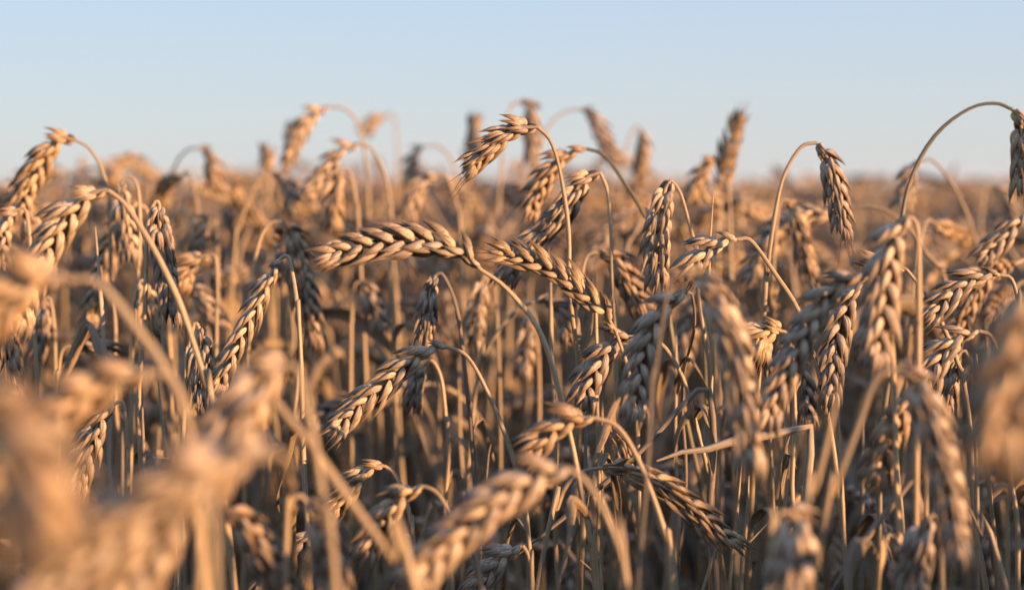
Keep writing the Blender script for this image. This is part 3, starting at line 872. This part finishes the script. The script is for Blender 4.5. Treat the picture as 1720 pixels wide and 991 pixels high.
for x, top, d, lean, w in ((884, 700, 0.70, 6, 'straight bare straw standing just left of the long bowed stem'),
                           (985, 655, 0.63, -4, 'shaded straight straw under the shaded grey ear'),
                           (1012, 640, 0.66, -2, 'straight straw with a bright flank under the tip of the plaited ear'),
                           (1045, 690, 0.70, 3, 'straight dim straw between the plaited ear and its stem'),
                           (1135, 520, 0.66, 2, 'tall straight pale straw rising behind the kink of the folded dark straw'),
                           (1182, 545, 0.68, 10, 'olive straight straw just left of the big grey blurred ear'),
                           (1210, 560, 0.72, 2, 'dim straight straw hidden partly by the big grey blurred ear'),
                           (1290, 650, 0.64, 12, 'bare straw standing under the stubby swollen ear'),
                           (1408, 690, 0.57, 12, 'straight straw with a knot under the braided ear'),
                           (1450, 700, 0.66, -3, 'dim straight straw left of the bright leaning ear'),
                           (1640, 700, 0.66, 3, 'straight straw at the right between the hooked and the very blurred ear'),
                           (1700, 690, 0.6, -8, 'straight straw near the right edge in the dark'),
                           (655, 455, 0.74, 10, 'tall straight straw crossing behind the big level ear'),
                           (740, 640, 0.80, -8, 'straight sunlit straw in the dark gap behind the lone low ear'),
                           (770, 600, 0.76, 8, 'straight bright straw beside the thin wiry ear'),
                           (508, 560, 0.70, -22, 'sunlit straw leaning beneath the long hanging pale ear'),
                           (205, 700, 0.68, 2, 'straight straw under the golden smear by the grey ear'),
                           (160, 380, 0.64, 22, 'slender straw standing between the pale sunlit ear and the fanned one'),
                           (238, 640, 0.62, 6, 'grey straw in the gap right of the golden smear'),
                           (262, 610, 0.64, 30, 'orange curved straw right of the golden smear'),
                           (316, 560, 0.62, -12, 'bright thin straw behind the long straight stem')):
    rs = random.Random(w)
    lv = None
    if rs.random() < 0.6:
        yy, sg = top + rs.uniform(60, 200), rs.choice((-1, 1))
        xx = x + lean * 0.5
        q = [(xx, yy + 40), (xx + sg * 6, yy), (xx + sg * rs.uniform(18, 45), yy + rs.uniform(-25, 20)), (xx + sg * rs.uniform(40, 75), yy + rs.uniform(40, 90)), (xx + sg * rs.uniform(40, 80), yy + rs.uniform(120, 190))]
        lv = [(spline(pix_path(q, d, rs.uniform(-0.03, 0.03)), 24), rs.uniform(0.003, 0.0055), rs.uniform(0.6, 1.6))]
    straw(w, d, [(x, top), (x + lean * 0.4, top + 110), (x + lean, top + 300)], thick=rs.uniform(0.75, 1.1), leaf=lv, mat=M_STEM_GREEN if 'olive' in w else M_STEM_GREY if re.search('grey|dim|shaded', w) else M_STEM_PALE if 'pale' in w else None)  # dim and shaded straws take the darker grey: shade painted as colour


# ------------------------------------------------------------------ the next stalks behind: one by one, down to what blurs into the field
def canopy_top(r, x=0.0):
    if r.random() < 0.18:
        return CAM_Z - r.uniform(0.07, 0.20)
    return CAM_Z - (0.002 if x < 0.16 else 0.018) + max(-0.05, min(0.045, r.gauss(0, 0.028)))


def random_shape(r, x, y, top, yaw=None):
    """ear and stem of a stalk that stands at x, y and whose highest point is at top"""
    a = r.uniform(0, 2 * math.pi) if yaw is None else yaw
    D = np.array((math.cos(a), math.sin(a), 0.0))
    Zv = np.array((0, 0, 1.0))
    L = r.uniform(0.048, 0.072)
    kind = r.random()
    if kind < 0.62:        # bowed over: neck arch, ear hanging
        w = r.uniform(0.018, 0.045)
        bend = r.uniform(0.2, 1.15)          # 0 level, 1.5 straight down
        apex = np.array((x, y, top)) + D * 0
        e0 = apex + D * w * 0.35 - Zv * 0.002
        th = [0.15, bend * 0.7, bend]
        pts = [e0]
        for t in th:
            pts.append(pts[-1] + (D * math.cos(t) - Zv * math.sin(t)) * L / 3)
        st = [e0, apex - D * w * 0.25 - Zv * 0.001, apex - D * w * 0.8 - Zv * 0.022, apex - D * w * 1.15 - Zv * 0.07]
    elif kind < 0.85:      # hooked: ear folded down beside the stem
        e0 = np.array((x, y, top)) - Zv * 0.001
        t = r.uniform(1.15, 1.5)
        dn = D * math.cos(t) - Zv * math.sin(t)
        pts = [e0, e0 + D * 0.008 - Zv * 0.006, e0 + D * 0.009 + dn * L * 0.5, e0 + D * 0.010 + dn * L]
        st = [e0, e0 - D * 0.006 - Zv * 0.005, e0 - D * 0.011 - Zv * 0.03, e0 - D * 0.015 - Zv * 0.09]
    else:                  # still upright or slanting
        t = r.uniform(0.9, 1.5)
        up = D * math.cos(t) + Zv * math.sin(t)
        tip = np.array((x, y, top))
        pts = [tip - up * L, tip - up * L * 0.5 + Zv * 0.001, tip]
        st = [pts[0], pts[0] - up * 0.03 - Zv * 0.01, pts[0] - up * 0.04 - Zv * 0.06]
    st = [np.asarray(p) for p in st]
    ls = D * r.uniform(-0.06, 0.06) + np.array((r.uniform(-.05, .05), r.uniform(-.05, .05), 0))
    z = st[-1][2]
    st += [np.array((*(st[-1] + ls * 0.5)[:2], z * 0.55)), np.array((*(st[-1] + ls)[:2], z * 0.15)), np.array((*(st[-1] + ls * 1.1)[:2], -0.01))]
    return np.array(pts), np.array(st), D


FILL = []
placed = []
tries = 0
n_fill = 300 - len([s for s in STALKS if s['category'] == 'wheat stalk'])
HF = 860.0 / F_PX
for k in range(34):
    r = random.Random(7700 + k)
    left = k % 2
    sx = r.uniform(-20, 640) if left else r.uniform(620, 1330)
    sy = r.uniform(280, 355) if left else r.uniform(300, 372)
    d = r.uniform(0.80, 1.40)
    p = P(sx, sy, d)
    if any((p[0] - a) ** 2 + (p[1] - b) ** 2 < 0.05 ** 2 for a, b in placed):
        continue
    placed.append((p[0], p[1]))
    FILL.append((p[1], p[0], p[2], r))
while len(FILL) < n_fill and tries < 20000:
    tries += 1
    r = random.Random(5000 + tries)
    # nearer ones first: even cover of the ground inside the view between 0.72 m and 1.75 m
    d = math.sqrt(r.uniform(0.72 ** 2, 1.72 ** 2))
    x = r.uniform(-1, 1) * HF * d * 1.06
    if any((x - a) ** 2 + (d - b) ** 2 < 0.022 ** 2 for a, b in placed):
        continue
    top = canopy_top(r, x)
    sx, sy, _ = px((x, d, top))
    if sy < 250 + 0.045 * sx + r.uniform(0, 30) or (d < 0.85 and sy < 330):
        continue
    placed.append((x, d))
    FILL.append((d, x, top, r))
FILL.sort(key=lambda t: t[0])
taken = {}
for d, x, top, r in FILL:
    e, s, D = random_shape(r, x, d, top)
    ep, sp = spline(e, 14), spline(s, 44, 1.7)
    a = r.uniform(0, math.pi)
    ax = unit(ep[-1] - ep[0])
    side = unit(np.cross(ax, np.array((0.3, 0.5, 0.81))))
    xd = side * math.cos(a) + np.cross(ax, side) * math.sin(a)
    ex, ey, _ = px(ep[7])
    # words for it
    (x0, y0, _), (x1, y1, _) = px(ep[0]), px(ep[-1])
    dx, dy = x1 - x0, y1 - y0
    if dy < -0.6 * abs(dx):
        pose = 'upright'
    elif abs(dx) < 0.35 * abs(dy):
        pose = 'hanging'
    else:
        pose = ('level ' if abs(dy) < 0.45 * abs(dx) else 'drooping ') + ('leftward' if dx < 0 else 'rightward')
    soft = 'slightly blurred' if d < 0.9 else 'blurred' if d < 1.25 else 'small very blurred'
    order = sorted(LAND, key=lambda q: (q[1] - ex) ** 2 + (q[2] - ey) ** 2)
    label = None
    for near in order[:6]:
        ux, uy = ex - near[1], ey - near[2]
        rel = ('right of' if ux > 0 else 'left of') if abs(ux) > abs(uy) else ('below' if uy > 0 else 'above')
        cand = f'{soft} {pose} ear behind, {rel} {near[0]}'
        if len(cand.split()) <= 16 and cand not in taken:
            label = cand
            break
    if label is None:
        label = f'{soft} {pose} ear standing in the far ranks between {order[0][0].replace("the ", "")} and {order[1][0].replace("the ", "")}'
        label = ' '.join(label.split()[:16])
    taken[label] = 1
    lf = None
    for _ in range(r.choice((0, 1, 1, 2))):
        lf = lf or []
        p0 = sp[12 + r.randrange(12)]
        a2 = r.uniform(0, 6.28)
        dv = np.array((math.cos(a2), math.sin(a2), 0))
        q = [p0, p0 + dv * 0.02 + np.array((0, 0, 0.035)), p0 + dv * 0.06 + np.array((0, 0, 0.02)), p0 + dv * 0.09 - np.array((0, 0, 0.05)), p0 + dv * 0.1 - np.array((0, 0, 0.11))]
        lf.append((spline(q, 16), r.uniform(0.005, 0.010), r.uniform(0.4, 1.4)))
    build_stalk(label, ep, sp, xd, r, 1, fat=r.uniform(0.9, 1.12), open_=r.uniform(0.9, 1.3), leaf=lf)


# ------------------------------------------------------------------ the rest of the field, past counting: one mass of simple stalks
def simple_stalk(r, n_sp, rings, n_leaf=0):
    """a stalk with plain spindle husks at the origin, top at z = 0 (verts, quads, surf, material index)"""
    e, s, D = random_shape(r, 0.0, 0.0, 0.80)
    ep, sp = spline(e, 8), spline(s, rings)
    b = []
    rad = np.linspace(0.0012, 0.0019, rings)
    v, q, sf = tube(sp, rad, 4, r.random(), vscale=0.8)
    V, Q, S, MI = [v], [q], [sf], [np.ones(len(q), int)]
    k = len(v)
    T = unit(np.gradient(ep, axis=0))
    sd = 1
    hm = r.choice((0, 3, 4, 5, 6))
    side0 = unit(np.cross(T[0], np.array((0.31, 0.53, 0.79))))
    for i in range(n_sp):
        u = (i + 0.3) / n_sp
        p = np.array([np.interp(u, np.linspace(0, 1, 8), ep[:, c]) for c in range(3)])
        t = unit(np.array([np.interp(u, np.linspace(0, 1, 8), T[:, c]) for c in range(3)]))
        X = unit(side0 - t * (side0 @ t)) * sd
        al = R(r.uniform(15, 26))
        Z = t * math.cos(al) + X * math.sin(al)
        Xo = np.cross(np.cross(Z, X), Z)
        Xo = unit(Xo); Y = np.cross(Z, Xo)
        Ls = 0.0125 * (14.0 / max(n_sp, 7)) ** 0.35
        v, q, sf = husk(Ls, 0.0022, 0.0031, 4, 5, 0.08)
        v = v @ np.stack([Xo, Y, Z], 1).T + p
        sf[:, 1] = r.random()
        V.append(v); Q.append(q + k); S.append(sf); MI.append(np.full(len(q), hm))
        k += len(v)
        sd = -sd
    for _ in range(n_leaf):         # dry blades lower down the straw
        m = r.randrange(rings // 3, rings - 2)
        a2 = r.uniform(0, 6.28)
        dv = np.array((math.cos(a2), math.sin(a2), 0)); wv = np.array((-dv[1], dv[0], r.uniform(-.5, .5))) * r.uniform(0.0035, 0.006)
        z0 = r.uniform(0.38, 0.66)
        k0 = int(np.argmin(np.abs(sp[:, 2] - z0)))
        p0 = sp[k0]
        q = spline([p0, p0 + dv * 0.015 + np.array((0, 0, 0.04)), p0 + dv * 0.05 + np.array((0, 0, 0.04)), p0 + dv * 0.085 - np.array((0, 0, 0.03)), p0 + dv * 0.09 - np.array((0, 0, 0.12))], 7)
        wd = np.array((0.5, 1, 1, 0.9, 0.8, 0.6, 0.15))[:, None]
        v = np.stack([q - wv * wd, q + wv * wd], 1).reshape(-1, 3)
        qq = np.array([(2 * i, 2 * i + 1, 2 * i + 3, 2 * i + 2) for i in range(6)])
        sf = np.zeros((14, 3)); sf[:, 0] = np.repeat(np.linspace(0, 1, 7), 2); sf[:, 1] = r.random(); sf[:, 2] = np.tile([0, 1], 7)
        V.append(v); Q.append(qq + k); S.append(sf); MI.append(np.full(6, 2))
        k += 14
    return np.vstack(V), np.vstack(Q), np.vstack(S), np.concatenate(MI)


def scatter(templates, xy, tops):
    nV, nQ, nS, nM = [], [], [], []
    off = 0
    pick = rng.integers(0, len(templates), len(xy))
    for t, (V, Q, S, M) in enumerate(templates):
        idx = np.nonzero(pick == t)[0]
        if not len(idx):
            continue
        a = rng.uniform(0, 2 * math.pi, len(idx))
        c, s = np.cos(a), np.sin(a)
        k = len(V)
        W = np.empty((len(idx), k, 3), np.float32)
        sc = tops[idx] / 0.80
        W[..., 0] = V[None, :, 0] * c[:, None] - V[None, :, 1] * s[:, None] + xy[idx, 0][:, None]
        W[..., 1] = V[None, :, 0] * s[:, None] + V[None, :, 1] * c[:, None] + xy[idx, 1][:, None]
        W[..., 2] = V[None, :, 2] * sc[:, None]
        SS = np.repeat(S[None], len(idx), 0).astype(np.float32)
        SS[..., 1] = (SS[..., 1] + rng.random(len(idx))[:, None]) % 1.0
        nV.append(W.reshape(-1, 3)); nS.append(SS.reshape(-1, 3))
        nQ.append((Q[None] + (off + np.arange(len(idx)) * k)[:, None, None]).reshape(-1, 4))
        nM.append(np.tile(M, len(idx)))
        off += len(idx) * k
    return np.vstack(nV), np.vstack(nQ), np.vstack(nS), np.concatenate(nM), off


def ring(d0, d1, spread, dens):
    """points of the field between two distances, spread: radians each side of the view"""
    area = spread * (d1 ** 2 - d0 ** 2)
    n = int(area * dens)
    d = np.sqrt(rng.uniform(d0 ** 2, d1 ** 2, n))
    a = rng.uniform(-spread, spread, n)
    return np.stack([np.sin(a) * d, np.cos(a) * d], 1)


def tops_for(n, mean=-0.030, sd=0.024, low=0.22):
    t = CAM_Z + mean + np.clip(rng.normal(0, sd, n), -0.05, 0.05)
    m = rng.random(n) < low
    t[m] = CAM_Z - rng.uniform(0.07, 0.18, m.sum())
    return t


near_t = [simple_stalk(random.Random(900 + i), 14, 14, 3 + i % 3) for i in range(14)]
mid_t = [simple_stalk(random.Random(930 + i), 10, 9, 2) for i in range(10)]
far_t = [simple_stalk(random.Random(960 + i), 7, 6) for i in range(8)]
parts = []
xy = ring(1.70, 4.2, R(32), 470)
parts.append(scatter(near_t, xy, tops_for(len(xy), mean=-0.008, sd=0.032, low=0.08) - np.clip(0.004 + 0.10 * xy[:, 0] / xy[:, 1], 0.0, 0.028)))
xy = ring(1.75, 4.0, R(32), 110)                     # taller ones that fringe the skyline
parts.append(scatter(near_t, xy, CAM_Z + rng.uniform(-0.015, 0.022, len(xy)) - np.clip(0.004 + 0.09 * xy[:, 0] / xy[:, 1], 0.0, 0.022)))
xy = ring(4.2, 14.0, R(26), 26)
parts.append(scatter(mid_t, xy, CAM_Z + rng.uniform(-0.03, 0.045, len(xy)) - np.clip(0.07 * xy[:, 0] / xy[:, 1], 0.0, 0.02)))
xy = ring(4.2, 12.0, R(26), 130)
parts.append(scatter(mid_t, xy, tops_for(len(xy), mean=-0.040, sd=0.026, low=0.1) - np.clip(0.008 + 0.1 * xy[:, 0] / xy[:, 1], 0.0, 0.03)))
xy = ring(12.0, 46.0, R(24), 14)
parts.append(scatter(far_t, xy, tops_for(len(xy), mean=-0.052, sd=0.026, low=0.0)))
# beside the view, and round the gap where the photographer stands
n = int(8.0 * 6.0 * 430)
xy = np.stack([rng.uniform(-3.5, 4.0, n), rng.uniform(-3.2, 2.6, n)], 1)
ang = np.abs(np.arctan2(xy[:, 0], xy[:, 1]))
rr_ = np.hypot(xy[:, 0], xy[:, 1])
inside = (np.abs(xy[:, 0]) < xy[:, 1] * 0.33 + 0.06) & (xy[:, 1] > -0.05) & (rr_ < 1.75)
keep = ~inside & ~((ang < R(32)) & (rr_ > 1.7)) & (rr_ > 0.30)
gap = (np.abs(xy[:, 0] - 0.02 + 0.15 * xy[:, 1]) < 0.27) & (xy[:, 1] < 0.12)      # the trodden lane
keep &= ~gap
xy = xy[keep]
parts.append(scatter(near_t, xy, tops_for(len(xy), mean=-0.030) - 0.066 * np.exp(-(np.hypot(xy[:, 0] - 0.33, xy[:, 1] - 0.18) / 0.64) ** 4)))  # unseen dip in the tops, added to let low sun reach the near ears
# the low stalks hidden among the ranks one can count
xy = ring(0.95, 1.72, R(18.5), 300)
parts.append(scatter(near_t, xy, CAM_Z - rng.uniform(0.06, 0.19, len(xy))))
xy = ring(0.70, 0.95, R(18.5), 300)
parts.append(scatter(near_t, xy, CAM_Z - rng.uniform(0.11, 0.2, len(xy))))
xy = ring(1.0, 1.72, R(18.5), 300)
parts.append(scatter(near_t, xy, tops_for(len(xy), mean=-0.010, sd=0.02, low=0.1) - np.clip(0.11 * xy[:, 0] / xy[:, 1], 0.0, 0.025)))
off, VV, QQ, SS_, MM = 0, [], [], [], []
for v, q, s, m, k in parts:
    VV.append(v); QQ.append(q + off); SS_.append(s); MM.append(m)
    off += k
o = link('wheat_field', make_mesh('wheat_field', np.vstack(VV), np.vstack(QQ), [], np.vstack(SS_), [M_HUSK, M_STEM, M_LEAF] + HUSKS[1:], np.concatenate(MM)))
o['kind'] = 'stuff'
o['label'] = 'dense ripe wheat running on to the horizon, blurred into one straw-coloured mass'
o['category'] = 'wheat field'
print('stalks', len(STALKS), 'fill', len(FILL), 'field verts', off)

# ------------------------------------------------------------------ the soft evening air over the field
hz = new_mat('haze')
pv = hz[1].new('ShaderNodeVolumePrincipled')
pv.inputs['Color'].default_value = (0.95, 0.93, 0.92, 1)
pv.inputs['Density'].default_value = 0.0015
pv.inputs['Anisotropy'].default_value = 0.0
ho = hz[1].new('ShaderNodeOutputMaterial')
hz[2].new(pv.outputs[0], ho.inputs['Volume'])
B = 2600.0
hv = [(x, y, z) for z in (-1.0, 1.6) for y in (-B, B) for x in (-B, B)]
hq = [(0, 2, 3, 1), (4, 5, 7, 6), (0, 1, 5, 4), (2, 6, 7, 3), (0, 4, 6, 2), (1, 3, 7, 5)]
ha = link('haze', make_mesh('haze', hv, hq, [], np.zeros((8, 3)), [hz[0]], smooth=False))
ha['kind'] = 'stuff'
ha['label'] = 'thin pale evening haze lying over the wheat field'
ha['category'] = 'haze'
